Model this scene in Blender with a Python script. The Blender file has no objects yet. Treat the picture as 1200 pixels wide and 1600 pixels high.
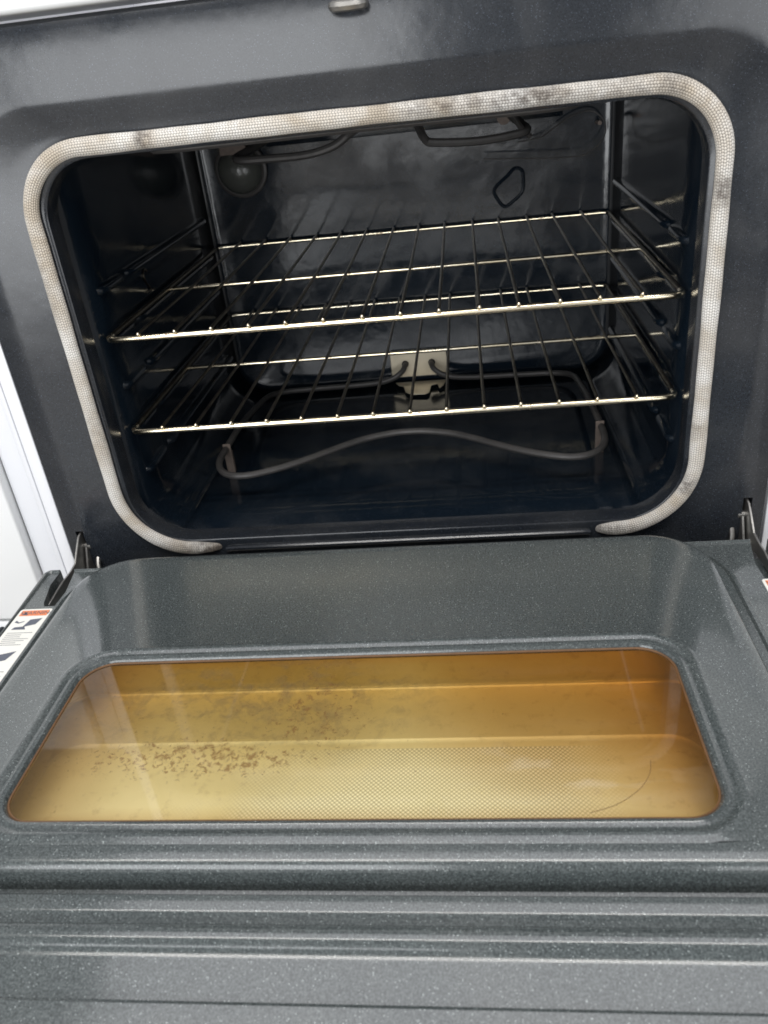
import bpy, bmesh, math, random
from mathutils import Vector, Matrix
random.seed(7)
S = bpy.context.scene
C = S.collection

# ------------------------------------------------------------------ camera
YAW, PITCH, ROLL = -0.1358, -0.5082, -0.1173
fwd = Vector((math.sin(YAW)*math.cos(PITCH), math.cos(YAW)*math.cos(PITCH), math.sin(PITCH)))
right = Vector((math.cos(YAW), -math.sin(YAW), 0))
up = right.cross(fwd)
r_ = math.cos(ROLL)*right + math.sin(ROLL)*up
u_ = -math.sin(ROLL)*right + math.cos(ROLL)*up
cd = bpy.data.cameras.new('camera')
cam = bpy.data.objects.new('camera', cd); C.objects.link(cam)
M = Matrix((r_, u_, -fwd)).transposed().to_4x4(); M.translation = (0.0905, -0.7713, 0.4647)
cam.matrix_world = M
cd.sensor_fit = 'VERTICAL'; cd.sensor_height = 24; cd.lens = 24*1269.5/1600
cd.clip_start = 0.01; cd.clip_end = 100
cd.dof.use_dof = True; cd.dof.focus_distance = 0.90; cd.dof.aperture_fstop = 7.5
S.camera = cam

# ------------------------------------------------------------------ world and lamps
w = bpy.data.worlds.new('World'); S.world = w; w.use_nodes = True
bg = w.node_tree.nodes['Background']
bg.inputs[0].default_value = (0.93, 0.96, 1.0, 1); bg.inputs[1].default_value = 0.42
def area(name, loc, target, sx, sy, power, col=(1, 1, 1)):
    d = bpy.data.lights.new(name, 'AREA'); d.shape = 'RECTANGLE'; d.size = sx; d.size_y = sy
    d.energy = power; d.color = col
    o = bpy.data.objects.new(name, d); C.objects.link(o); o.location = loc
    o.rotation_euler = (Vector(target)-Vector(loc)).to_track_quat('-Z', 'Y').to_euler()
    return o
area('ceiling_tube_lamp', (-0.1, -1.05, 2.0), (-0.1, -1.05, 0), 2.4, 0.05, 13, (1, .97, .92))
area('ceiling_tube_lamp', (-0.1, -1.25, 2.0), (-0.1, -1.25, 0), 2.4, 0.05, 13, (1, .97, .92))
area('ceiling_bounce_light', (0.0, -0.45, 2.1), (0.0, -0.45, 0), 2.2, 1.5, 27, (.99, .97, 1.0))  # added area lamp standing for bounce off the bright ceiling
area('patio_door_light', (-1.0, -3.0, 0.65), (-1.0, 0, 0.65), 1.8, 2.0, 60, (.96, .98, 1))
area('frame_reflection_light', (1.45, -3.0, 0.30), (1.45, 0, 0.30), 1.0, 1.5, 15, (.96, .98, 1))  # added area lamp, gives the bright reflection on the frame's right side
S.view_settings.view_transform = 'Standard'; S.view_settings.look = 'None'
S.view_settings.exposure = 0; S.view_settings.gamma = 1
S.render.engine = 'CYCLES'
S.cycles.filter_width = 1.75
S.cycles.max_bounces = 8; S.cycles.glossy_bounces = 5; S.cycles.transparent_max_bounces = 8

# ------------------------------------------------------------------ materials
class NT:
    def __init__(s, name):
        s.m = bpy.data.materials.new(name); s.m.use_nodes = True
        s.t = s.m.node_tree; s.n = s.t.nodes; s.l = s.t.links
        s.b = s.n['Principled BSDF']; s.out = s.n['Material Output']
    def node(s, typ, **kw):
        n = s.n.new(typ)
        for k, v in kw.items(): setattr(n, k, v)
        return n
    def link(s, a, b): s.l.new(a, b)
    def coord(s, kind='Object'): return s.node('ShaderNodeTexCoord').outputs[kind]
    def noise(s, vec, scale, detail=2, rough=.5, dist=0):
        n = s.node('ShaderNodeTexNoise'); n.inputs['Scale'].default_value = scale
        n.inputs['Detail'].default_value = detail; n.inputs['Roughness'].default_value = rough
        n.inputs['Distortion'].default_value = dist
        s.link(vec, n.inputs['Vector']); return n.outputs['Fac']
    def ramp(s, fac, stops):
        n = s.node('ShaderNodeValToRGB'); e = n.color_ramp.elements
        while len(e) < len(stops): e.new(.5)
        for q, (p, c) in zip(e, stops):
            q.position = p; q.color = c if len(c) == 4 else (*c, 1)
        s.link(fac, n.inputs[0]); return n.outputs[0]
    def math(s, op, a, b=None, c=None, clamp=False):
        n = s.node('ShaderNodeMath', operation=op); n.use_clamp = clamp
        for i, x in enumerate((a, b, c)):
            if x is None: continue
            if isinstance(x, (int, float)): n.inputs[i].default_value = x
            else: s.link(x, n.inputs[i])
        return n.outputs[0]
    def mix(s, fac, a, b):
        n = s.node('ShaderNodeMix', data_type='RGBA')
        for sock, x in ((n.inputs[0], fac), (n.inputs[6], a), (n.inputs[7], b)):
            if isinstance(x, (int, float)): sock.default_value = x
            elif isinstance(x, tuple): sock.default_value = (*x, 1) if len(x) == 3 else x
            else: s.link(x, sock)
        return n.outputs[2]
    def bump(s, h, strength, dist):
        n = s.node('ShaderNodeBump'); n.inputs['Strength'].default_value = strength
        n.inputs['Distance'].default_value = dist; s.link(h, n.inputs['Height'])
        s.link(n.outputs[0], s.b.inputs['Normal']); return n.outputs[0]
    def set(s, **kw):
        for k, v in kw.items(): s.b.inputs[k].default_value = (*v, 1) if isinstance(v, tuple) and len(v) == 3 else v
    def blob(s, xyz, cx, cy, cz, rx, ry, rz):
        """soft mask of a stain: 1 at the centre, 0 outside an ellipsoid"""
        x, y, z = xyz
        q = lambda v, c, r: s.math('POWER', s.math('ABSOLUTE', s.math('DIVIDE', s.math('SUBTRACT', v, c), r)), 2)
        d = s.math('ADD', s.math('ADD', q(x, cx, rx), q(y, cy, ry)), q(z, cz, rz))
        return s.math('SUBTRACT', 1, d, clamp=True)
    def xyz(s, vec):
        n = s.node('ShaderNodeSeparateXYZ'); s.link(vec, n.inputs[0]); return n.outputs

def enamel(name, dark, light, fleck, fleck_amt, rough, peel, coat=0.0, smear=0.0):
    m = NT(name); co = m.coord()
    n1 = m.noise(co, 800, 3, .65)
    base = m.ramp(n1, [(.38, dark), (.68, light)])
    v = m.node('ShaderNodeTexVoronoi'); v.inputs['Scale'].default_value = 1250; m.link(co, v.inputs['Vector'])
    sep = m.node('ShaderNodeSeparateColor'); m.link(v.outputs['Color'], sep.inputs[0])
    pick = m.math('GREATER_THAN', sep.outputs[0], 1-fleck_amt)
    near = m.math('LESS_THAN', v.outputs['Distance'], .36)
    bright = m.math('MULTIPLY', m.math('MULTIPLY', pick, near), m.math('POWER', sep.outputs[1], 1.5))
    col = m.mix(bright, base, fleck)
    # dust and wiped grease, uneven in patches
    d = m.noise(co, 9, 5, .6, .4)
    dust = m.ramp(d, [(.45, (0, 0, 0)), (.75, (1, 1, 1))])
    sepd = m.math('MULTIPLY', dust, .05)
    col = m.mix(sepd, col, (.30, .29, .27))
    m.link(col, m.b.inputs['Base Color'])
    rr = m.math('MULTIPLY_ADD', dust, smear, rough); m.link(rr, m.b.inputs['Roughness'])
    m.set(IOR=1.55); m.b.inputs['Coat Weight'].default_value = coat; m.b.inputs['Coat Roughness'].default_value = .06
    h = m.math('ADD', m.math('MULTIPLY', m.noise(co, 38, 2, .5), 1.0), m.math('MULTIPLY', n1, .06))
    m.bump(h, peel, .004)
    return m.m
M_DOOR = enamel('grey_speckled_enamel', (.032, .039, .040), (.108, .124, .124), (.55, .61, .60), .09, .17, .04, .25, .10)
M_FRAME = enamel('navy_speckled_enamel', (.010, .0125, .0165), (.023, .027, .034), (.11, .13, .17), .12, .17, .06, 0, .10)
M_CAV = enamel('cavity_enamel', (.0045, .0085, .0145), (.010, .017, .026), (.07, .09, .13), .05, .10, .07, 0, .15)

def simple(name, col, rough=.5, metal=0, noise_amt=.0, nscale=60, bumpd=0, ior=1.5):
    m = NT(name); co = m.coord()
    n = m.noise(co, nscale, 4, .6)
    c2 = tuple(max(0, c*(1-noise_amt)) for c in col)
    m.link(m.mix(n, col, c2), m.b.inputs['Base Color'])
    m.link(m.math('MULTIPLY_ADD', n, .12, max(0, rough-.06)), m.b.inputs['Roughness'])
    m.set(Metallic=metal, IOR=ior)
    if bumpd: m.bump(n, .4, bumpd)
    return m.m

def rack_metal():
    m = NT('rack_chrome'); co = m.coord()
    n = m.noise(co, 55, 4, .7); n2 = m.noise(co, 14, 3, .6)
    c = m.ramp(n2, [(.3, (.95, .87, .70)), (.7, (.88, .76, .53))])
    rust = m.ramp(n, [(.60, (0, 0, 0)), (.68, (1, 1, 1))])
    c = m.mix(m.math('MULTIPLY', rust, .75), c, (.16, .075, .04))
    m.link(c, m.b.inputs['Base Color'])
    m.set(Metallic=1.0)
    m.link(m.math('MULTIPLY_ADD', rust, .3, .20), m.b.inputs['Roughness'])
    return m.m
M_RACK = rack_metal()
def wire_metal():
    m = NT('rack_wire_steel'); co = m.coord()
    n = m.noise(co, 40, 4, .7)
    m.link(m.ramp(n, [(.35, (.27, .24, .19)), (.65, (.13, .11, .085))]), m.b.inputs['Base Color'])
    m.set(Metallic=1.0, Roughness=.33); return m.m
M_WIRE = wire_metal()
M_ELEM = simple('element_sheath', (.105, .10, .097), .48, .3, .5, 90, .0006)
M_STEEL = simple('bright_bracket_steel', (.80, .71, .54), .36, .45, .35, 40)
M_CLIP = simple('element_clip', (.26, .21, .18), .6, .4, .5, 200)
M_HINGE = simple('hinge_steel', (.40, .39, .37), .36, .85, .45, 120, .0004)
M_DARK = simple('slot_black', (.006, .006, .007), .7)
M_TRIM = simple('pale_metal_trim', (.84, .85, .88), .42, .05, .05, 20)
M_WHITE = simple('white_cabinet_paint', (.83, .84, .84), .38, 0, .03, 8)
M_STILE = simple('cabinet_stile_paint', (.72, .73, .76), .45, 0, .04, 8)
M_HANDLE = simple('dark_handle', (.02, .025, .03), .35, .6)
M_GLASSD = None
def floor_mat():
    m = NT('floor_vinyl'); co = m.coord()
    n = m.noise(co, 3, 5, .6)
    m.link(m.ramp(n, [(.3, (.34, .31, .28)), (.7, (.42, .39, .35))]), m.b.inputs['Base Color']); m.set(Roughness=.4); return m.m
M_FLOOR = floor_mat()

def gasket_mat():
    m = NT('woven_fibreglass_gasket'); uv = m.coord('UV'); co = m.coord()
    x, y, z = m.xyz(uv)            # x along in metres, y around 0..1
    rows = 20.0; pitch = .0026
    row = m.math('FLOOR', m.math('MULTIPLY', y, rows))
    odd = m.math('MODULO', row, 2.0)
    ph = m.math('ADD', m.math('DIVIDE', x, pitch), m.math('MULTIPLY', odd, .3))
    sx = m.math('ABSOLUTE', m.math('SINE', m.math('MULTIPLY', ph, math.pi)))
    sy = m.math('ABSOLUTE', m.math('SINE', m.math('MULTIPLY', m.math('MULTIPLY', y, rows), math.pi)))
    stitch = m.math('MULTIPLY', m.math('POWER', sx, .6), m.math('POWER', sy, .5))
    base = m.ramp(stitch, [(.16, (.20, .18, .16)), (.60, (.84, .82, .78))])
    n = m.noise(co, 16, 5, .65, .3); n2 = m.noise(co, 140, 4, .7)
    tint = m.ramp(n, [(.36, (.66, .59, .50)), (.62, (1, 1, 1))])
    mm = m.node('ShaderNodeMix', data_type='RGBA', blend_type='MULTIPLY'); mm.inputs[0].default_value = 1
    m.link(base, mm.inputs[6]); m.link(tint, mm.inputs[7]); base = mm.outputs[2]
    P = m.xyz(co)
    tot = None
    for (cx, cz, rx, rz, a) in [(.150, .422, .055, .014, 1.0), (.08, .424, .07, .010, .75), (.225, .42, .05, .02, .6), (-.30, .15, .02, .05, .35), (-.187, .424, .010, .02, 1.0),
                                (.31, .335, .012, .02, .9), (.302, .05, .014, .014, .9), (-.318, .30, .012, .05, .45),
                                (.262, .422, .018, .015, .8), (.21, .0, .05, .012, .8), (-.215, .0, .05, .014, 1.0),
                                (.305, .11, .014, .012, .5), (-.26, .003, .03, .012, .4), (.03, .432, .02, .006, .5)]:
        b = m.math('MULTIPLY', m.blob((P[0], P[1], P[2]), cx, -.006, cz, rx, .05, rz), a)
        tot = b if tot is None else m.math('MAXIMUM', tot, b)
    st = m.math('MULTIPLY', tot, m.math('MULTIPLY_ADD', n2, 3.2, -1.0, clamp=True), clamp=True)
    col = m.mix(m.math('MULTIPLY', st, .9), base, (.055, .040, .03))
    m.link(col, m.b.inputs['Base Color']); m.set(Roughness=.75)
    m.b.inputs['Sheen Weight'].default_value = .15
    m.bump(m.math('MULTIPLY_ADD', n2, .25, stitch), .7, .0009)
    return m.m
M_GASKET = gasket_mat()

def liner_mat(dots=False):
    m = NT('window_screen_print' if dots else 'window_pack_metal'); co = m.coord()
    n = m.noise(co, 7, 5, .6, .5); nf = m.noise(co, 90, 4, .7)
    base = m.ramp(n, [(.3, (.78, .70, .45)), (.7, (.88, .81, .58))])
    stain = m.ramp(nf, [(.56, (0, 0, 0)), (.72, (1, 1, 1))])
    base = m.mix(m.math('MULTIPLY', stain, .25), base, (.26, .17, .08))
    if dots:
        x, y, z = m.xyz(co)
        p = .0036
        def lattice(ox, oy):
            fx = m.math('SUBTRACT', m.math('FRACT', m.math('ADD', m.math('DIVIDE', x, p), ox)), .5)
            fy = m.math('SUBTRACT', m.math('FRACT', m.math('ADD', m.math('DIVIDE', y, p*1.0), oy)), .5)
            return m.math('ADD', m.math('MULTIPLY', fx, fx), m.math('MULTIPLY', fy, fy))
        d = m.math('MINIMUM', lattice(0, 0), lattice(.5, .5))
        dot = m.ramp(d, [(.055, (1, 1, 1)), (.10, (0, 0, 0))])
        wn = m.math('MULTIPLY', m.math('SUBTRACT', m.noise(co, 11, 4, .6), .5), .22)
        left = m.math('MULTIPLY', m.math('ADD', m.math('ADD', x, m.math('MULTIPLY', m.math('ADD', y, .33), -1.2)), m.math('ADD', wn, .10)), 9, clamp=True)
        rgt = m.math('MULTIPLY', m.math('SUBTRACT', .185, m.math('ADD', x, m.math('MULTIPLY', wn, .4))), 18, clamp=True)
        edge_y = m.math('LESS_THAN', y, -.3175)
        vis = m.math('MULTIPLY', m.math('MULTIPLY', left, rgt), edge_y)
        gold = m.mix(.60, base, (.28, .26, .19))
        base = m.mix(vis, base, m.mix(dot, gold, (.99, .97, .86)))
        m.set(Metallic=.30, Roughness=.36)
    else:
        m.set(Metallic=.36); m.link(m.math('MULTIPLY_ADD', nf, .18, .24), m.b.inputs['Roughness'])
    m.link(base, m.b.inputs['Base Color'])
    return m.m
M_LINER = liner_mat(); M_DOTS = liner_mat(True)

def door_glass():
    m = NT('grease_stained_glass'); co = m.coord()
    X, Y, Z = m.xyz(co)
    wx, wo, y0, y1 = .2436, -.0095, -.2458, -.4127
    # distance from the pane's border: baked grease crept in from the edges
    ex = m.math('SUBTRACT', wx, m.math('ABSOLUTE', m.math('SUBTRACT', X, wo)))
    ey = m.math('SUBTRACT', (y0-y1)/2, m.math('ABSOLUTE', m.math('SUBTRACT', Y, (y0+y1)/2)))
    wob = m.math('MULTIPLY', m.math('SUBTRACT', m.noise(co, 14, 4, .6), .5), .05)
    e = m.math('ADD', m.math('MINIMUM', m.math('MULTIPLY', ex, .62), m.math('MULTIPLY', ey, 1.0)), wob)
    exw = m.math('ADD', ex, wob)
    edge = m.ramp(m.math('MULTIPLY', exw, 10), [(.0, (1, 1, 1)), (.35, (.35, .35, .35)), (.8, (0, 0, 0))])
    back = m.ramp(m.math('MULTIPLY', m.math('ADD', m.math('SUBTRACT', y0, Y), wob), 5), [(.0, (1, 1, 1)), (.18, (.72, .72, .72)), (.36, (.50, .50, .50)), (.55, (0, 0, 0))])  # back darkening paints in the dimmer reflection there, over some real grease
    rim = m.ramp(m.math('MULTIPLY', m.math('MINIMUM', ex, ey), 20), [(.0, (1, 1, 1)), (.1, (.5, .5, .5)), (.25, (0, 0, 0))])
    edge = m.math('MAXIMUM', m.math('MULTIPLY', edge, .60), m.math('MULTIPLY', rim, .5))
    b0 = m.ramp(m.math('MULTIPLY', m.math('SUBTRACT', y0, Y), 5), [(.0, (1, 1, 1)), (.10, (.65, .65, .65)), (.22, (.0, .0, .0))])
    rightside = m.blob((X, Y, Z), .17, -.30, .03, .15, .11, 9)
    brown = m.math('ADD', m.math('MULTIPLY_ADD', rightside, .45, edge), m.math('MULTIPLY', b0, .35), clamp=True)
    film_and_shade = m.math('MAXIMUM', brown, m.math('MULTIPLY', back, .5))
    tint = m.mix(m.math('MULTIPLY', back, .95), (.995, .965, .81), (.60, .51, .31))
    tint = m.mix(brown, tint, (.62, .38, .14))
    tr = m.node('ShaderNodeBsdfTransparent'); m.link(tint, tr.inputs[0])
    # spatter: speckles thick in two patches, thin elsewhere
    sp = m.noise(co, 230, 3, .7, .6); sp2 = m.noise(co, 70, 4, .65, .3)
    p1 = m.math('MAXIMUM', m.blob((X, Y, Z), -.13, -.358, .03, .13, .026, 9), m.math('MULTIPLY', m.blob((X, Y, Z), -.04, -.31, .03, .05, .07, 9), .55))
    p2 = m.blob((X, Y, Z), -.10, -.30, .03, .17, .075, 9)
    thr = m.math('ADD', m.math('MULTIPLY', p1, .20), m.math('MULTIPLY', p2, .08))
    spots = m.math('MULTIPLY', m.math('SUBTRACT', m.math('ADD', sp, thr), .70), 9, clamp=True)
    cloud = m.math('MULTIPLY', m.math('MULTIPLY', m.math('SUBTRACT', m.math('MULTIPLY_ADD', p2, .12, sp2), .56), 4, clamp=True), m.math('ADD', p2, .10))
    df = m.node('ShaderNodeBsdfDiffuse'); df.inputs[0].default_value = (.16, .08, .03, 1)
    hz = m.node('ShaderNodeBsdfDiffuse'); hz.inputs[0].default_value = (.13, .09, .045, 1)
    s1 = m.node('ShaderNodeMixShader'); s1.inputs[0].default_value = .06
    m.link(m.math('MULTIPLY_ADD', cloud, .60, m.math('MULTIPLY_ADD', film_and_shade, .15, .02), clamp=True), s1.inputs[0])
    m.link(tr.outputs[0], s1.inputs[1]); m.link(hz.outputs[0], s1.inputs[2])
    mp = m.node('ShaderNodeMapping'); mp.inputs['Rotation'].default_value = (0, 0, .5); mp.inputs['Scale'].default_value = (14, 55, 1); m.link(co, mp.inputs[0])
    sw = m.noise(mp.outputs[0], 1.0, 4, .55, .6)
    sm = m.math('MULTIPLY', m.math('MULTIPLY', m.math('SUBTRACT', sw, .52), 5, clamp=True), m.math('ADD', m.blob((X, Y, Z), .14, -.372, .03, .09, .035, 9), .05))
    ps = m.node('ShaderNodeBsdfDiffuse'); ps.inputs[0].default_value = (.80, .74, .62, 1)
    s15 = m.node('ShaderNodeMixShader'); m.link(m.math('MULTIPLY', sm, .22), s15.inputs[0]); m.link(s1.outputs[0], s15.inputs[1]); m.link(ps.outputs[0], s15.inputs[2]); s1 = s15
    s2 = m.node('ShaderNodeMixShader'); m.link(m.math('MULTIPLY', spots, .7), s2.inputs[0])
    m.link(s1.outputs[0], s2.inputs[1]); m.link(df.outputs[0], s2.inputs[2])
    gl = m.node('ShaderNodeBsdfGlossy'); gl.inputs['Roughness'].default_value = .035
    fr = m.node('ShaderNodeFresnel'); fr.inputs[0].default_value = 1.6
    s3 = m.node('ShaderNodeMixShader'); m.link(fr.outputs[0], s3.inputs[0])
    m.link(s2.outputs[0], s3.inputs[1]); m.link(gl.outputs[0], s3.inputs[2])
    m.link(s3.outputs[0], m.out.inputs[0])
    return m.m
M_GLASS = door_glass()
def lamp_glass():
    m = NT('lamp_cover_glass'); m.set(Roughness=.22, IOR=1.5); m.b.inputs['Base Color'].default_value = (.10, .105, .095, 1)
    m.b.inputs['Transmission Weight'].default_value = .25; m.bump(m.noise(m.coord(), 150, 3), .3, .002); return m.m
M_LAMP = lamp_glass()
M_SEAL = simple('baked_seal', (.20, .10, .04), .5, 0, .6, 60)
M_BEAD = simple('highlight_bead_enamel', (.05, .052, .055), .25, 0, .2, 30)
M_LWHITE = simple('label_paper', (.80, .79, .73), .45, 0, .05, 30)
M_LORANGE = simple('label_orange', (.75, .22, .08), .45)
M_LINK = simple('label_ink', (.09, .10, .13), .5)

# ------------------------------------------------------------------ mesh helpers
def link(name, me, mat, parent=None, smooth=35):
    o = bpy.data.objects.new(name, me); C.objects.link(o)
    if mat is not None:
        for mm in (mat if isinstance(mat, (list, tuple)) else [mat]): me.materials.append(mm)
    if parent: o.parent = parent
    if smooth:
        me.shade_smooth(); me.set_sharp_from_angle(angle=math.radians(smooth))
    return o
def pyd(name, v, f, mat, parent=None, smooth=35):
    me = bpy.data.meshes.new(name); me.from_pydata([tuple(q) for q in v], [], f); me.update()
    return link(name, me, mat, parent, smooth)
def from_bm(name, bm, mat, parent=None, smooth=35):
    bmesh.ops.recalc_face_normals(bm, faces=bm.faces)
    me = bpy.data.meshes.new(name); bm.to_mesh(me); bm.free(); return link(name, me, mat, parent, smooth)
def empty(name, loc=(0, 0, 0), parent=None):
    o = bpy.data.objects.new(name, None); C.objects.link(o); o.location = loc; o.empty_display_size = .05
    if parent: o.parent = parent
    return o
def bbox(bm, x0, x1, y0, y1, z0, z1, bev=0, seg=2):
    vs = [bm.verts.new(p) for p in [(x0,y0,z0),(x1,y0,z0),(x1,y1,z0),(x0,y1,z0),(x0,y0,z1),(x1,y0,z1),(x1,y1,z1),(x0,y1,z1)]]
    fs = [bm.faces.new([vs[i] for i in q]) for q in [(0,3,2,1),(4,5,6,7),(0,1,5,4),(1,2,6,5),(2,3,7,6),(3,0,4,7)]]
    if bev:
        es = {e for f in fs for e in f.edges}
        bmesh.ops.bevel(bm, geom=list(es), offset=bev, segments=seg, profile=.5, affect='EDGES')
def box(name, x0, x1, y0, y1, z0, z1, mat, parent=None, bev=.002, seg=2):
    bm = bmesh.new(); bbox(bm, x0, x1, y0, y1, z0, z1, bev, seg); return from_bm(name, bm, mat, parent)
def rrect(a0, a1, b0, b1, r, n=10):
    """counter-clockwise rounded rectangle; r = radius or (r at b0 corners, r at b1 corners)"""
    rl, rh = (r, r) if not isinstance(r, tuple) else r
    pts = []
    for (ca, cb, t0, q) in [(a1-rl, b0+rl, -90, rl), (a1-rh, b1-rh, 0, rh), (a0+rh, b1-rh, 90, rh), (a0+rl, b0+rl, 180, rl)]:
        for i in range(n+1):
            t = math.radians(t0+90*i/n); pts.append((ca+q*math.cos(t), cb+q*math.sin(t)))
    return pts
def loft(loops, closed=False):
    """loops: lists of 3-D points with equal counts, bridged in order"""
    n = len(loops[0]); v = [p for L in loops for p in L]; f = []
    k = len(loops)
    for i in range(k if closed else k-1):
        a, b = i*n, ((i+1) % k)*n
        for j in range(n):
            j2 = (j+1) % n; f.append((a+j, a+j2, b+j2, b+j))
    return v, f
def catmull(pts, sub=8, closed=False):
    P = [Vector(p) for p in pts]; out = []; n = len(P)
    for i in range(n if closed else n-1):
        g = (lambda k: P[k % n]) if closed else (lambda k: P[min(max(k, 0), n-1)])
        a, b, c, d = g(i-1), g(i), g(i+1), g(i+2)
        for s in range(sub):
            t = s/sub
            out.append(.5*((2*b)+(c-a)*t+(2*a-5*b+4*c-d)*t*t+(3*b-a-3*c+d)*t**3))
    if not closed: out.append(P[-1])
    return out
def tube(path, rad, n=8, caps=True, rads=None):
    path = [Vector(p) for p in path]; v = []; f = []
    t0 = (path[1]-path[0]).normalized()
    nrm = t0.orthogonal().normalized(); prev = t0
    for i, p in enumerate(path):
        t = ((path[min(i+1, len(path)-1)]-path[max(i-1, 0)])).normalized()
        ax = prev.cross(t)
        if ax.length > 1e-7: nrm = Matrix.Rotation(prev.angle(t), 3, ax.normalized()) @ nrm
        nrm = (nrm-t*nrm.dot(t)).normalized(); bn = t.cross(nrm); prev = t
        rr = rads[i] if rads else rad
        for k in range(n):
            a = 2*math.pi*k/n; v.append(p+rr*(math.cos(a)*nrm+math.sin(a)*bn))
    for i in range(len(path)-1):
        for k in range(n):
            k2 = (k+1) % n; f.append((i*n+k, i*n+k2, (i+1)*n+k2, (i+1)*n+k))
    if caps:
        f.append(tuple(reversed(range(n)))); f.append(tuple(range((len(path)-1)*n, len(path)*n)))
    return v, f
def merge(*vf):
    V = []; F = []
    for v, f in vf:
        o = len(V); V += list(v); F += [tuple(i+o for i in q) for q in f]
    return V, F
def boolean(o, cutters):
    for c in cutters:
        md = o.modifiers.new('cut', 'BOOLEAN'); md.object = c; md.operation = 'DIFFERENCE'; md.solver = 'EXACT'
    dg = bpy.context.evaluated_depsgraph_get(); dg.update()
    me = bpy.data.meshes.new_from_object(o.evaluated_get(dg)); o.modifiers.clear()
    old = o.data; o.data = me; bpy.data.meshes.remove(old)
    for c in cutters: m_ = c.data; bpy.data.objects.remove(c); bpy.data.meshes.remove(m_)
    me.shade_smooth(); me.set_sharp_from_angle(angle=math.radians(35))
def tag(o, label, cat=None, group=None, kind=None):
    if label: o['label'] = label
    if cat: o['category'] = cat
    if group: o['group'] = group
    if kind: o['kind'] = kind

# ------------------------------------------------------------------ setting
FZ = -.52
fl = pyd('floor', [(-4, -5, FZ), (4, -5, FZ), (4, 1.2, FZ), (-4, 1.2, FZ)], [(0, 1, 2, 3)], M_FLOOR, smooth=0)
tag(fl, 'plain beige floor under the oven', kind='structure')

# ------------------------------------------------------------------ oven
oven = empty('oven', (0, 0, FZ))
tag(oven, 'dark speckled enamel oven with its door lowered open', 'oven')
def op(o):  # parent to the oven, keeping world-space mesh coordinates
    o.parent = oven; o.matrix_parent_inverse = Matrix.Translation((0, 0, -FZ)); return o

# front frame: loops in X-Z, y is the depth
def fl_(x, z0, z1, r, y): return [(a, y, b) for a, b in rrect(-x, x, z0, z1, r, 12)]
floops = [fl_(.3085, -.016, .4165, (.05, .045), .034), fl_(.300, .006, .4125, (.062, .056), .026), fl_(.2985, .0075, .4115, (.062, .055), .010),
          fl_(.2995, .0065, .4125, (.062, .055), .0015), fl_(.302, .004, .415, (.064, .057), .0), fl_(.318, -.014, .4315, (.068, .060), .0), fl_(.330, -.028, .439, (.07, .062), -.0020),
          fl_(.346, -.048, .4500, (.07, .064), -.0050), fl_(.352, -.055, .4548, (.07, .066), -.0064), fl_(.356, -.060, .458, (.07, .068), -.0071),
          fl_(.360, -.064, .462, (.07, .068), -.0074), fl_(.376, -.082, .5115, (.012, .014), -.007), fl_(.3835, -.088, .518, (.010, .012), -.0045),
          fl_(.387, -.091, .5215, (.008, .010), .002), fl_(.3875, -.092, .522, (.008, .010), .034)]
v, f = loft(floops, closed=True)
frame = op(pyd('front_frame', v, f, M_FRAME))
bm = bmesh.new(); bm.from_mesh(frame.data); bmesh.ops.recalc_face_normals(bm, faces=bm.faces); bm.to_mesh(frame.data); bm.free()
cut = [box('cut', s*.3655-.0045, s*.3655+.0045, -.02, .02, -.03, .030, None, None, 0) for s in (-1, 1)]
boolean(frame, cut)
for s in (-1, 1):   # dark hinge pocket behind each opening
    op(box('hinge_pocket', s*.3655-.0046, s*.3655+.0046, .0205, .06, -.031, .031, M_DARK, None, 0))

D = .537; WX = .3085; ZF = -.016; ZC = .4165
# cavity walls (rounded bottom corners), each a part
def sleeve(pts, name, thick_dir):
    v = []; f = []
    ys = [.033, .12, .24, .36, .46, D]
    for y in ys:
        for (x, z) in pts: v.append((x, y, z))
    n = len(pts)
    for i in range(len(ys)-1):
        for j in range(n-1):
            f.append((i*n+j, i*n+j+1, (i+1)*n+j+1, (i+1)*n+j))
    o = pyd(name, v, f, M_CAV)
    md = o.modifiers.new('thickness', 'SOLIDIFY'); md.thickness = .002; md.offset = thick_dir
    return op(o)
R = .05
def corner(cx, cz, r, t0, t1, n=8): return [(cx+r*math.cos(math.radians(t0+(t1-t0)*i/n)), cz+r*math.sin(math.radians(t0+(t1-t0)*i/n))) for i in range(n+1)]
rw = corner(WX-R, ZF+R, R, -75, 0)+corner(WX-.02, ZC-.02, .02, 0, 80, 4)
side_r = sleeve(rw, 'side_wall', -1)
side_l = sleeve([(-x, z) for x, z in rw], 'side_wall', 1)
fx = WX-R+R*math.cos(math.radians(-75)); fz = ZF+R+R*math.sin(math.radians(-75))
sleeve([(-fx-.0, fz)]+[(x, z) for x, z in [(-(WX-R)-.004, ZF+.0003), (-(WX-R)+.01, ZF), (-.1, ZF), (.1, ZF), (WX-R-.01, ZF), (WX-R+.004, ZF+.0003)]]+[(fx, fz)], 'cavity_floor', -1)
sleeve([(WX-.02, ZC), (.1, ZC), (-.1, ZC), (-WX+.02, ZC)], 'cavity_ceiling', -1)
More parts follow.
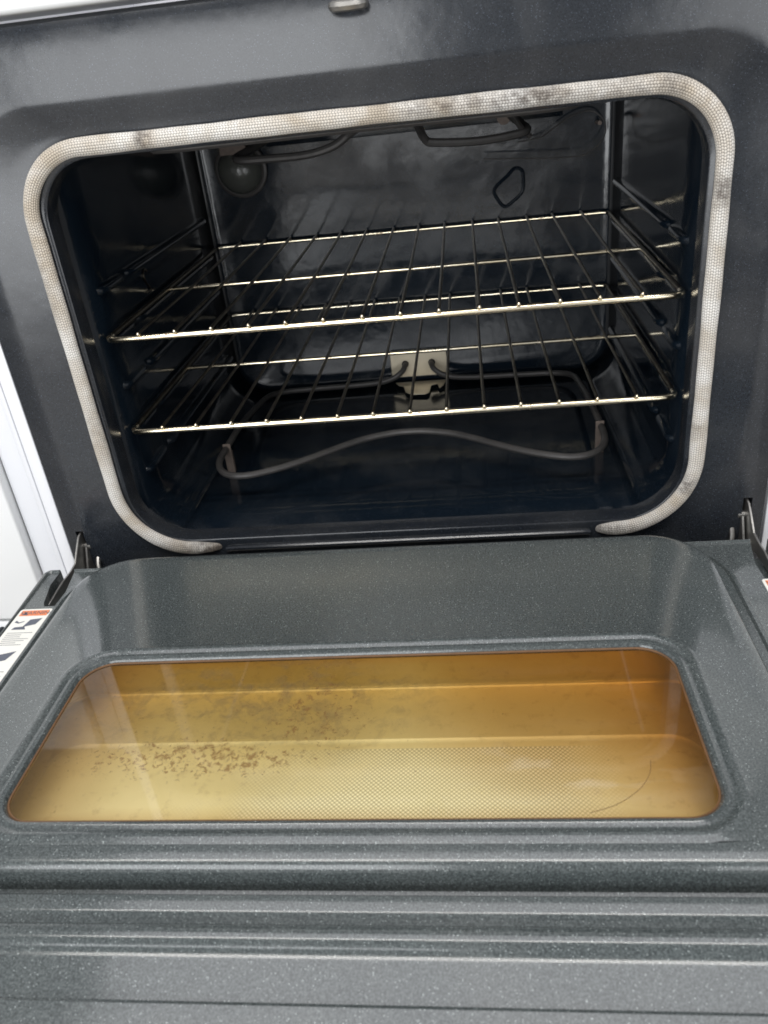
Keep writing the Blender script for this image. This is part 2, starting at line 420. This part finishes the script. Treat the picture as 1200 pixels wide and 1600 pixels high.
# back wall: flat panel with a folded rounded border
def bl(x0, x1, z0, z1, r, y): return [(a, y, b) for a, b in rrect(x0, x1, z0, z1, (r, .02), 10)]
bl_loops = [bl(-WX-.004, WX+.004, ZF-.004, ZC+.004, .052, D), bl(-WX+.0015, WX-.0015, ZF+.0015, ZC-.001, .05, D-.001),
            bl(-WX+.003, WX-.003, ZF+.003, ZC-.002, .05, D-.0032), bl(-WX+.006, WX-.006, ZF+.006, ZC-.004, .048, D-.0036),
            bl(-WX+.009, WX-.009, ZF+.009, ZC-.006, .046, D-.003), bl(-WX+.013, WX-.013, ZF+.013, ZC-.01, .044, D-.002)]
v, f = loft(bl_loops); n = len(bl_loops[0]); k = len(v)-n; f.append(tuple(range(k, k+n)))
bw = op(pyd('back_wall', v, f, M_CAV))
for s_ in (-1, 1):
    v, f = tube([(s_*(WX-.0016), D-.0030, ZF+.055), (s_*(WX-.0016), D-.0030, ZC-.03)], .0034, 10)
    pb = pyd('highlight_bead', v, f, M_BEAD); pb.parent = bw; pb.matrix_parent_inverse = Matrix.Identity(4)  # pale bead added along the corner fold for its highlight line
# raised band along the top of the back wall and the hexagonal boss
def sub(o, parent):
    o.parent = parent; o.matrix_parent_inverse = Matrix.Identity(4); return o
sub(box('raised_band', -.20, .235, D-.0045, D-.0018, .365, .405, M_CAV, None, .0012), bw)
# hexagonal embossed ring
hexp = [(.135, .275), (.140, .259), (.150, .249), (.163, .256), (.176, .268), (.178, .284), (.176, .298), (.165, .301), (.155, .292)]
hp = catmull([(x, D-.003, z) for x, z in hexp], 4, True)
v, f = tube(hp+[hp[0], hp[1]], .0026, 8, False)
sub(pyd('embossed_ring', v, f, M_CAV), bw)

# rack supports: embossed ribs on the side walls, five levels
LEV = [.2831, .2289, .1747, .1205, .0663]
RR = .0036            # rack rail radius
def rib_mesh(y0, y1, s, zc, h=.0048, d=.0076):
    loops = []
    for (t, k) in [(0, 0), (.003, .55), (.008, .95), (.011, 1)]: pass
    v = []; f = []
    prof = [(1.0, -.001), (.92, .35), (.72, .75), (.40, .97), (0, 1.0)]
    Ls = []
    for sc, dep in prof:
        hh = max(h*sc, .0006); tp_ = min(.020, (y1-y0)*.3)*(1-sc); yy0 = y0+tp_; yy1 = y1-tp_
        Ls.append([(s*(WX-d*dep), a, zc+b) for a, b in rrect(yy0, yy1, -hh, hh, hh*.98, 5)])
    v, f = loft(Ls); n = len(Ls[0]); f.append(tuple(range(len(v)-n, len(v))))
    return v, f
for s, wall in ((-1, side_l), (1, side_r)):
    for z in LEV:
        zc = z-RR-.0046
        for (y0, y1) in ((.082, .152), (.165, .505)):
            v, f = rib_mesh(y0, y1, s, zc)
            o = pyd('rack_support_rib', v, f, M_CAV); bm = bmesh.new(); bm.from_mesh(o.data); bmesh.ops.recalc_face_normals(bm, faces=bm.faces); bm.to_mesh(o.data); bm.free()
            sub(o, wall)
# small raised numeral on the left wall
pp = catmull([(-WX+.001, y, z) for y, z in [(.232, .262), (.226, .266), (.218, .262), (.219, .254), (.228, .243), (.232, .239), (.226, .240), (.216, .240)]], 5)
v, f = tube(pp, .0011, 6); sub(pyd('raised_numeral', v, f, M_WIRE), side_l)

# sill ridge between the gasket ends
v, f = tube([(-.199, -.0015, -.006), (-.194, -.003, -.0045), (.200, -.003, -.0045), (.206, -.0015, -.006)], .0032, 10)
op(pyd('sill_ridge', v, f, M_FRAME))

# gasket: ridged woven tube
def gasket():
    HW, H, rt, rb = .3105, .4225, .062, .078
    p = []
    def arc(cx, cz, r, t0, t1, n=16):
        for i in range(n+1):
            t = math.radians(t0+(t1-t0)*i/n); p.append((cx+r*math.cos(t), -.0055, cz+r*math.sin(t)))
    def line(a, b, n):
        for i in range(1, n): p.append((a[0]+(b[0]-a[0])*i/n, -.0055, a[1]+(b[1]-a[1])*i/n))
    p.append((-.203, .006, -.0055)); p.append((-.208, .001, -.0035)); p.append((-.216, -.004, -.0012))
    arc(-HW+rb, rb, rb, 270, 180); line((-HW, rb), (-HW, H-rt), 24); arc(-HW+rt, H-rt, rt, 180, 90)
    line((-HW+rt, H), (HW-rt, H), 40); arc(HW-rt, H-rt, rt, 90, 0); line((HW, H-rt), (HW, rb), 24); arc(HW-rb, rb, rb, 0, -90)
    p += [(.224, -.004, -.0012), (.216, .001, -.0035), (.210, .006, -.0055)]
    P = [Vector(q) for q in p]
    NR = 80; rows = 20
    v = []; f = []; uvs = []; L = 0
    for i, q in enumerate(P):
        t = (P[min(i+1, len(P)-1)]-P[max(i-1, 0)]).normalized()
        a = Vector((0, -1, 0)); side = t.cross(a).normalized(); a = side.cross(t).normalized()
        if i: L += (q-P[i-1]).length
        tp = min(1, .35+.65*min(L, 9)/.03)
        if i > len(P)-4: tp = [.85, .6, .35][i-(len(P)-3)]
        wv = 1+.035*math.sin(L*37)+.025*math.sin(L*91+1)
        for k in range(NR):
            th = 2*math.pi*k/NR
            rd = 1+.028*abs(math.sin(th*rows/2))
            v.append(q+side*(.0074*tp*wv*rd*math.cos(th))+a*(.0052*tp*rd*math.sin(th)))
        uvs.append(L)
    for i in range(len(P)-1):
        for k in range(NR):
            f.append((i*NR+k, i*NR+(k+1) % NR, (i+1)*NR+(k+1) % NR, (i+1)*NR+k))
    f.append(tuple(range(NR))); f.append(tuple(range((len(P)-1)*NR, len(P)*NR)))
    me = bpy.data.meshes.new('gasket'); me.from_pydata(v, [], f); me.update()
    uv = me.uv_layers.new(name='UVMap')
    for poly in me.polygons:
        for li, vi in zip(poly.loop_indices, poly.vertices):
            i, k = divmod(vi, NR)
            if poly.index < (len(P)-1)*NR and k == 0 and (poly.index % NR) == NR-1: k = NR
            uv.data[li].uv = (uvs[i], k/NR)
    bm = bmesh.new(); bm.from_mesh(me); bmesh.ops.recalc_face_normals(bm, faces=bm.faces); bm.to_mesh(me); bm.free()
    o = link('gasket', me, M_GASKET, None, 60); o['label'] = 'pale woven door seal with brown stains'
    return op(o)
gasket()

# bake element on the cavity floor
ez = .022
half = [(-.022, .531, .0165), (-.022, .514, .0165), (-.028, .504, .010), (-.045, .499, .001), (-.08, .497, -.004), (-.17, .495, -.005), (-.222, .485, -.003), (-.243, .46, .001), (-.247, .40, .010), (-.248, .30, ez),
        (-.250, .22, ez), (-.248, .17, ez), (-.232, .138, ez), (-.205, .128, ez), (-.170, .140, ez), (-.130, .165, ez), (-.07, .212, ez), (-.03, .230, ez), (0, .234, ez)]
path = half+[(-x, y, z) for x, y, z in reversed(half[:-1])]
v, f = tube(catmull(path, 6), .0044, 10)
be = op(pyd('bake_element', v, f, M_ELEM))
for s in (-1, 1):
    bm = bmesh.new(); bbox(bm, s*.2485-.0055, s*.2485+.0055, .213, .2145, ZF, .029, .0006, 1); bbox(bm, s*.2485-.0045, s*.2485+.0045, .2147, .2225, ZF+.001, .0165, .001, 1)
    sub(from_bm('element_clip', bm, M_CLIP), be)
# terminal plate: upright plate, ragged flat piece on the floor before it, two terminal holes
bm = bmesh.new(); bbox(bm, -.046, .047, D-.0125, D-.0105, -.006, .037, .0007, 1)
tp = op(from_bm('terminal_plate', bm, M_STEEL))
floor_outline = [(-.040, .520), (-.034, .506), (-.026, .500), (-.021, .470), (-.012, .455), (.012, .452), (.018, .458), (.020, .496), (.030, .503), (.034, .478), (.040, .492), (.045, .520)]
a_ = [(x, y, -.0148+.10*max(0, .515-y)**1.2) for x, y in floor_outline]; b_ = [(x, y, z+.0012) for x, y, z in a_]
v, f = loft([a_, b_]); n = len(floor_outline); f += [tuple(reversed(range(n))), tuple(range(n, 2*n))]
sub(pyd('floor_piece', v, f, M_STEEL, None, 20), tp)
for x in (-.022, .022):
    v, f = tube([(x, D-.0150, .0165), (x, D-.0115, .0165)], .0058, 14); sub(pyd('terminal_grommet', v, f, M_DARK), tp)

# broil element under the cavity ceiling (serpentine)
bz = .4095
bp = [(-.190, .531, .378), (-.192, .50, .377), (-.205, .455, .370), (-.219, .425, .364), (-.210, .412, .361), (-.17, .413, .3595), (-.12, .42, .359), (-.083, .42, .366), (-.060, .42, .379), (-.045, .40, .388), (-.05, .33, .398), (-.08, .26, bz), (-.16, .25, bz), (-.20, .22, bz),
      (-.215, .10, bz), (-.19, .07, bz), (-.12, .07, bz), (-.05, .075, bz), (0, .078, bz), (.08, .075, bz), (.16, .07, bz), (.20, .10, bz), (.19, .20, bz), (.13, .25, bz), (.06, .28, bz), (.036, .33, .395),
      (.036, .40, .378), (.041, .42, .364), (.052, .424, .3575), (.106, .42, .354), (.150, .42, .356), (.176, .425, .360), (.172, .45, .366), (.160, .49, .375), (.157, .531, .380)]
v, f = tube(catmull(bp, 5), .0056, 10)
bro = op(pyd('broil_element', v, f, M_ELEM))
for x in (-.148, .154):
    sub(box('element_bracket', x-.03, x+.012, D-.012, D-.0048, .372, .383, M_STEEL, None, .001, 1), bro)
v, f = tube([(.150, .39, .392), (.166, .42, .368), (.181, .43, .352)], .0036, 8); sub(pyd('hanger_rod', v, f, M_ELEM), bro)
v, f = tube([(.151, D-.014, .372), (.152, D-.006, .372)], .010, 14); sub(pyd('ceramic_bushing', v, f, M_CLIP), bro)
# temperature sensor: thin wire loop standing off the back wall
sp = catmull([(.12, .505, .322), (.17, .50, .318), (.235, .497, .314), (.268, .497, .317), (.289, .50, .337), (.288, .505, .356), (.272, .51, .369), (.248, .512, .366), (.222, .512, .353), (.205, .512, .343), (.190, .515, .340), (.17, .52, .338)], 6)
v, f = tube(sp, .0010, 6); se = op(pyd('sensor_wire', v, f, M_ELEM))
v, f = tube([(.283, D-.004, .352), (.283, .505, .353)], .003, 8); sub(pyd('wire_clip', v, f, M_CLIP), se)

# lamp cover: glass dome in a collar
bm = bmesh.new(); bmesh.ops.create_uvsphere(bm, u_segments=28, v_segments=16, radius=.034)
for q in bm.verts: q.co.y = -abs(q.co.y)*.85 if q.co.y < 0 else q.co.y*.1
bmesh.ops.translate(bm, verts=bm.verts, vec=(-.243, D-.010, .338))
lampc = op(from_bm('lamp_cover', bm, M_LAMP))
ring = [(-.243+.0365*math.cos(t*math.pi/14), D-.006, .338+.0365*math.sin(t*math.pi/14)) for t in range(30)]
v, f = tube(ring, .0042, 8, False); sub(pyd('lamp_collar', v, f, M_ELEM), lampc)
sub(box('lamp_guard', -.262, -.222, D-.040, D-.038, .362, .388, M_CLIP, None, .0008, 1), lampc)

# door latch at the top of the frame
v, f = tube(catmull([(.006-.012, -.008, .5035), (.006-.011, -.018, .5030), (.006, -.021, .5025), (.006+.011, -.018, .5030), (.006+.012, -.008, .5035)], 5), .0042, 8)
op(pyd('door_latch', v, f, M_HINGE))
# control panel above, pale side trims and lower body
op(box('control_panel', -.388, .388, -.010, .05, .5265, .66, M_WHITE, None, .004, 3))
for s in (-1, 1):
    a, b = sorted((s*.3895, s*.4045)); op(box('side_trim', a, b, .004, .05, FZ+.03, .66, M_TRIM, None, .0018))
op(box('storage_drawer', -.386, .386, -.002, .04, FZ+.09, -.105, M_FRAME, None, .006, 3))
op(box('plinth', -.375, .375, .03, .06, FZ, FZ+.087, M_DARK, None, .002))
# outer casing (hidden by cabinets)
bm = bmesh.new(); bbox(bm, -.386, -.384, .052, .64, FZ+.02, .655); bbox(bm, .384, .386, .052, .64, FZ+.02, .655); bbox(bm, -.3835, .3835, .62, .64, FZ+.02, .655)
op(from_bm('casing', bm, M_TRIM))

# ---- hinge arms (a curved plate, a link and rivets each)
def plate(x0, x1, prof):
    a = [(x0, y, z) for y, z in prof]; b = [(x1, y, z) for y, z in prof]
    v, f = loft([a, b]); n = len(prof); f += [tuple(range(n)), tuple(range(n, 2*n))]; return v, f
for s in (-1, 1):
    x = s*.3655
    h = empty('hinge_arm', (0, 0, 0)); op(h)
    prof = [(.018, .026), (.000, .0285), (-.012, .026), (-.024, .016), (-.036, .005), (-.050, .0035), (-.070, .004), (-.108, .001), (-.108, -.008), (-.066, -.010), (-.046, -.012), (-.030, -.020), (-.012, -.026), (.004, -.024), (.012, -.005)]
    v, f = plate(x-.0012, x+.0012, prof); o = pyd('arm_plate', v, f, M_HINGE, None, 30); bm = bmesh.new(); bm.from_mesh(o.data); bmesh.ops.recalc_face_normals(bm, faces=bm.faces); bmesh.ops.bevel(bm, geom=[e for e in bm.edges if e.calc_face_angle(0) > 1.2], offset=.0005, segments=1, affect='EDGES'); bm.to_mesh(o.data); bm.free(); sub(o, h)
    xi = x-s*.004
    prof2 = [(.016, .004), (.004, .012), (-.010, .010), (-.020, -.010), (-.034, -.030), (-.018, -.034), (.002, -.020), (.014, -.008)]
    v, f = plate(xi-.001, xi+.001, prof2); o = pyd('arm_link', v, f, M_HINGE, None, 30); bm = bmesh.new(); bm.from_mesh(o.data); bmesh.ops.recalc_face_normals(bm, faces=bm.faces); bm.to_mesh(o.data); bm.free(); sub(o, h)
    for (y, z, q) in ((-.004, .009, .0042), (-.018, -.018, .0036)):
        v, f = tube([(x-s*.0085, y, z), (x-s*.0075, y, z), (x+s*.003, y, z)], q, 12, True, [q*.6, q, q]); sub(pyd('rivet', v, f, M_HINGE), h)
    v, f = tube([(x-s*.010, .006, .002), (x-s*.013, -.012, -.012), (x-s*.0155, -.020, -.028)], .0026, 8); sub(pyd('arm_pin', v, f, M_HINGE), h)

# ---- door
door = op(empty('door')); door['label'] = 'lowered oven door of grey speckled enamel with stained window'
NC = 12
def dl(x0, x1, yb, yf, r, z): return [(a, b, z) for a, b in rrect(x0, x1, yf, yb, r, NC)]
wx, wo, wyb, wyf = .2436, -.0095, -.2458, -.4127
def W_(o, z): return dl(wo-wx-o, wo+wx+o, wyb+o, wyf-o, (.024+o*.8, .027+o*.8), z)
def P_(o, z, side=.5, back=.2):
    so = o if o < 0 else o*side; bo = o if o < 0 else o*back
    return dl(-.322-so, .301+so, -.073+bo, -.447-o, (.052+so*.5, .056+so*.5), z)
ZB = -.036
dloops = [W_(.027, ZB), W_(.027, .0285), W_(.0, .0305), W_(.0, .0318), W_(.0006, .0342), W_(.0022, .0360), W_(.0046, .0364), W_(.0066, .0352), W_(.0086, .0351), W_(.0106, .0364), W_(.0136, .0372), W_(.0166, .0364), W_(.0195, .0350),
          P_(-.016, .0350), P_(-.008, .0346), P_(-.0035, .0332), P_(-.0008, .0305), P_(.0002, .0265), P_(-.0004, .0180), P_(.0002, .0095), P_(.0035, .0085), P_(.0062, .0105), P_(.0080, .0165),
          P_(.0100, .0186), P_(.0195, .0186), P_(.0215, .0172), P_(.0232, .0156), P_(.0272, .0156), P_(.0288, .0172), P_(.0305, .0182), P_(.0360, .0180), P_(.0385, .0168), P_(.0410, .0140), P_(.0435, .0116), P_(.047, .0107),
          dl(-.3815, .3815, -.0618, -.5140, .006, .0100), dl(-.3822, .3822, -.0612, -.5152, .006, .0112), dl(-.3832, .3832, -.0604, -.5166, .006, .0124), dl(-.385, .385, -.0595, -.5300, .006, .0126),
          dl(-.3868, .3868, -.0588, -.5560, .007, .0118), dl(-.388, .388, -.0582, -.5605, .008, .0085), dl(-.3885, .3885, -.058, -.562, .008, .0), dl(-.3885, .3885, -.058, -.562, .008, ZB)]
dloops = [L if i < 35 or i > len(dloops)-2 else [(x, y, z-max(0, -.492-y)*.30) for x, y, z in L] for i, L in enumerate(dloops)]
v, f = loft(dloops, closed=True)
skin = pyd('inner_panel', v, f, M_DOOR)
bm = bmesh.new(); bm.from_mesh(skin.data); bmesh.ops.recalc_face_normals(bm, faces=bm.faces); bm.to_mesh(skin.data); bm.free()
cuts = []
for s in (-1, 1):
    pr = [(-.050, s*.3705), (-.085, s*.3705), (-.118, s*.3625), (-.1245, s*.3590), (-.1245, s*.3475), (-.100, s*.3465), (-.050, s*.3555)]
    a = [(x, y, -.012) for y, x in pr]; b = [(x, y, .03) for y, x in pr]
    vv, ff = loft([a, b]); nn = len(pr); ff += [tuple(reversed(range(nn))), tuple(range(nn, 2*nn))]
    c = pyd('cut', vv, ff, None, None, 0); bm = bmesh.new(); bm.from_mesh(c.data); bmesh.ops.recalc_face_normals(bm, faces=bm.faces); bm.to_mesh(c.data); bm.free(); cuts.append(c)
boolean(skin, cuts)
sub(skin, door)
# outer face of the door with rolled edge
sub(box('outer_panel', -.3885, .3885, -.563, -.060, -.062, ZB-.0008, M_DOOR, None, .006, 3), door)
v, f = tube([(-.33, -.535, -.105), (.33, -.535, -.105)], .013, 14)
hv = merge((v, f), tube([(-.30, -.535, -.062), (-.30, -.535, -.105)], .009, 10), tube([(.30, -.535, -.062), (.30, -.535, -.105)], .009, 10))
sub(pyd('door_handle', *hv, M_TRIM), door)
# glass pane
gl = [dl(wo-wx+.0004, wo+wx-.0004, wyb-.0004, wyf+.0004, (.0238, .0268), .0325)]
v, f = gl[0], [tuple(range(len(gl[0])))]
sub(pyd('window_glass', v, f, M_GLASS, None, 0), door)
# window pack: stepped metal box under the glass and a dotted screen print
def wl(back, z, so): return dl(wo-wx-so, wo+wx+so, wyb-back, wyf-.022, .026, z)
pl = [wl(.0, .0302, .022), wl(.0002, .0280, .024), wl(.0002, .0080, .026), wl(.0010, .0040, .026), wl(.0026, .0018, .025), wl(.0034, .0022, .024), wl(.0046, .0004, .023), wl(.0070, .0, .022),
      wl(.0605, -.0004, .0120), wl(.0612, .0, .0118), wl(.0620, .0, .0115), wl(.0628, -.0005, .011), wl(.068, -.0006, .010)]
v, f = loft(pl)
sub(pyd('window_pack', v, f, M_LINER, None, 50), door)
v = wl(.0675, -.0005, .010); sub(pyd('dotted_screen', v, [tuple(range(len(v)))], M_DOTS, None, 0), door)
ring = dl(wo-wx+.0004, wo+wx-.0004, wyb-.0004, wyf+.0004, (.0238, .0268), .0328); ring = ring+ring[:2]
v, f = tube(ring, .0009, 6, False); sub(pyd('window_seal', v, f, M_SEAL), door)

# ---- warning label on each side of the door rim
def text_mesh(txt, size):
    cu = bpy.data.curves.new('t', 'FONT'); cu.body = txt; cu.size = size; cu.align_x = 'CENTER'; cu.align_y = 'CENTER'; cu.resolution_u = 2
    o = bpy.data.objects.new('t', cu); C.objects.link(o); dg = bpy.context.evaluated_depsgraph_get(); dg.update()
    me = bpy.data.meshes.new_from_object(o.evaluated_get(dg))
    vf = ([tuple(q.co) for q in me.vertices], [tuple(p.vertices) for p in me.polygons])
    bpy.data.objects.remove(o); bpy.data.curves.remove(cu); bpy.data.meshes.remove(me); return vf
def label(xc, y0, length, width, mirror):
    V = []; F = []; MI = []
    def add(v, f, mi, z):
        o = len(V)
        for q in v: V.append((xc+q[0], y0+q[1], z+(q[2] if len(q) > 2 else 0)))
        for q in f: F.append(tuple(i+o for i in q)); MI.append(mi)
    z = .0107; h = width/2
    base = rrect(-h, h, -length, 0, .003, 4); n = len(base)
    add(base, [tuple(range(n))], 0, z)
    add([(x, y, 0) for x, y in base]+[(x, y, -.0006) for x, y in base], [(i, n+i, n+(i+1) % n, (i+1) % n) for i in range(n)], 0, z)
    def rect(a, b, c, d, mi, dz=.00012): add([(a, c), (b, c), (b, d), (a, d)], [(0, 1, 2, 3)], mi, z+dz)
    rect(-h+.0025, h-.0025, -.0115, -.0025, 1)
    tv, tf = text_mesh('WARNING', .0075)
    add([(p[0]+.0035, p[1]-.007) for p in tv], tf, 2, z+.00024)
    add([(-h+.005, -.0102), (-h+.0115, -.0102), (-h+.00825, -.0045)], [(0, 1, 2)], 2, z+.00024)
    # pictogram: a tipping range and a figure
    add([(-.002, -.030), (.010, -.026), (.013, -.016), (.001, -.018)], [(0, 1, 2, 3)], 2, z+.00012)
    add([(-.012, -.034), (.003, -.034), (.000, -.029), (-.010, -.030)], [(0, 1, 2, 3)], 2, z+.00012)
    add([(-.014, -.022), (-.009, -.024), (-.004, -.0215), (-.004, -.020), (-.009, -.0222), (-.013, -.019)], [(0, 1, 2, 3, 4, 5)], 2, z+.00012)
    random.seed(3)
    y = -.039
    for i in range(7):
        rect(-h+.004, h-.004-random.choice([0, .003, .010]), y-.0007, y, 2); y -= .0031
    y -= .003
    add([(-.010, y-.022), (.006, y-.017), (.011, y-.004), (-.005, y-.009)], [(0, 1, 2, 3)], 2, z+.00012); y -= .027
    for i in range(12):
        rect(-h+.004, h-.004-random.choice([0, .004, .012]), y-.0007, y, 2); y -= .0031
    me = bpy.data.meshes.new('warning_label'); me.from_pydata([tuple(q) for q in V], [], F); me.update()
    o = link('warning_label', me, [M_LWHITE, M_LORANGE, M_LINK], None, 0)
    for p, mi in zip(me.polygons, MI): p.material_index = mi
    return sub(o, door)
label(-.3640, -.129, .15, .0345, False)['label'] = 'white paper warning label with orange heading'
label(.3610, -.126, .15, .0345, True)['label'] = 'white paper warning label with orange heading'

# ------------------------------------------------------------------ racks
def make_rack(z, label):
    r = empty('oven_rack', (0, 0, z)); tag(r, label, 'oven rack', 'wire racks in the oven')
    A, yf, ym, yb = .3019, .0575, .2736, .5255
    def part(name, path, rad, mat, n=10):
        v, f = tube(path, rad, n); o = pyd(name, v, f, mat, r, 50); return o
    b = .010
    part('front_rail', catmull([(-A, yf+.016, 0), (-A+.001, yf+.007, 0), (-A+.006, yf+.001, 0), (-A+.016, yf, 0)], 4)+[Vector((0, yf, -.0004))]+catmull([(A-.016, yf, 0), (A-.006, yf+.001, 0), (A-.001, yf+.007, 0), (A, yf+.016, 0)], 4), RR, M_RACK)
    part('back_rail', [(-A, yb-.012, .0), (-A+.003, yb-.003, 0), (-A+.012, yb, 0), (0, yb, 0), (A-.012, yb, 0), (A-.003, yb-.003, 0), (A, yb-.012, 0)], .0027, M_RACK)
    part('cross_rail', [(-A+.001, ym, -.0005), (0, ym, -.0010), (A-.001, ym, -.0005)], .0027, M_RACK)
    for s in (-1, 1):
        part('side_rail', [(s*A, yf+.015, 0), (s*A, .3, -.0002), (s*A, yb-.0115, 0)], .0029, M_WIRE)
    for i in range(14):
        x = -.2635+i*.0403; j = random.uniform(-.0006, .0006)
        zz = RR+.0016
        part('wire', [(x+j, yf-.0038, zz-.0006), (x+j, yf-.0030, zz), (x+j, yf+.004, zz), (x+j, ym, .0036), (x+j*2, yb-.004, zz-.0006), (x+j*2, yb+.0015, zz-.0008)], .0019, M_WIRE, 8)
        bm = bmesh.new(); bmesh.ops.create_uvsphere(bm, u_segments=10, v_segments=6, radius=.0024)
        bmesh.ops.translate(bm, verts=bm.verts, vec=(x+j, yf-.0036, zz-.0002)); from_bm('wire_end', bm, M_RACK, r, 60)
    return r
make_rack(LEV[1], 'upper golden chrome wire rack with a dark gap above it')
make_rack(LEV[3], 'lower golden chrome wire rack just above the heating element')

# ------------------------------------------------------------------ neighbouring cabinets
def cabinet(s, label):
    c = empty('kitchen_cabinet', (s*.41, .03, FZ)); tag(c, label, 'cabinet', 'white cabinets flanking the oven')
    inv = Matrix.Translation(-Vector((s*.41, .03, FZ)))
    def P(o): o.parent = c; o.matrix_parent_inverse = inv; return o
    def X(a, b): return tuple(sorted((s*a, s*b)))
    P(box('edge_strip', *X(.4062, .4128), .006, .05, FZ+.1, .40, M_STILE, None, .0012))
    P(box('face_frame', *X(.4155, .4425), .016, .06, FZ+.1, .40, M_STILE, None, .001))
    P(box('cabinet_door', *X(.4440, .86), .002, .022, -.0965, .385, M_WHITE, None, .003, 3))
    d = P(box('drawer_front', *X(.4440, .86), .002, .022, FZ+.12, -.1005, M_WHITE, None, .003, 3))
    v, f = tube(catmull([(s*.512, .002, -.112), (s*.513, -.018, -.113), (s*.520, -.024, -.114), (s*.60, -.024, -.114), (s*.607, -.018, -.113), (s*.608, .002, -.112)], 5), .0055, 10)
    o = pyd('handle', v, f, M_HANDLE); o.parent = d; o.matrix_parent_inverse = Matrix.Identity(4)
    P(box('carcass', *X(.4152, .87), .0605, .60, FZ+.1, .42, M_STILE, None, .001))
    P(box('toe_kick', *X(.4155, .86), .09, .0995, FZ, FZ+.099, M_STILE, None, .001))
    return c
cabinet(-1, 'bright white cabinet left of the oven, wide part showing')
cabinet(1, 'white cabinet right of the oven, only a sliver showing')

# a stray hair lying on the door glass
hp = catmull([(.150, -.4075, .0328), (.168, -.4010, .0330), (.184, -.3890, .0329), (.193, -.3760, .0330), (.196, -.3640, .0328)], 8)
v, f = tube(hp, .00020, 6)
hr = pyd('hair_strand', v, f, M_SEAL); tag(hr, 'thin dark stray hair lying on the right of the door window', 'hair')
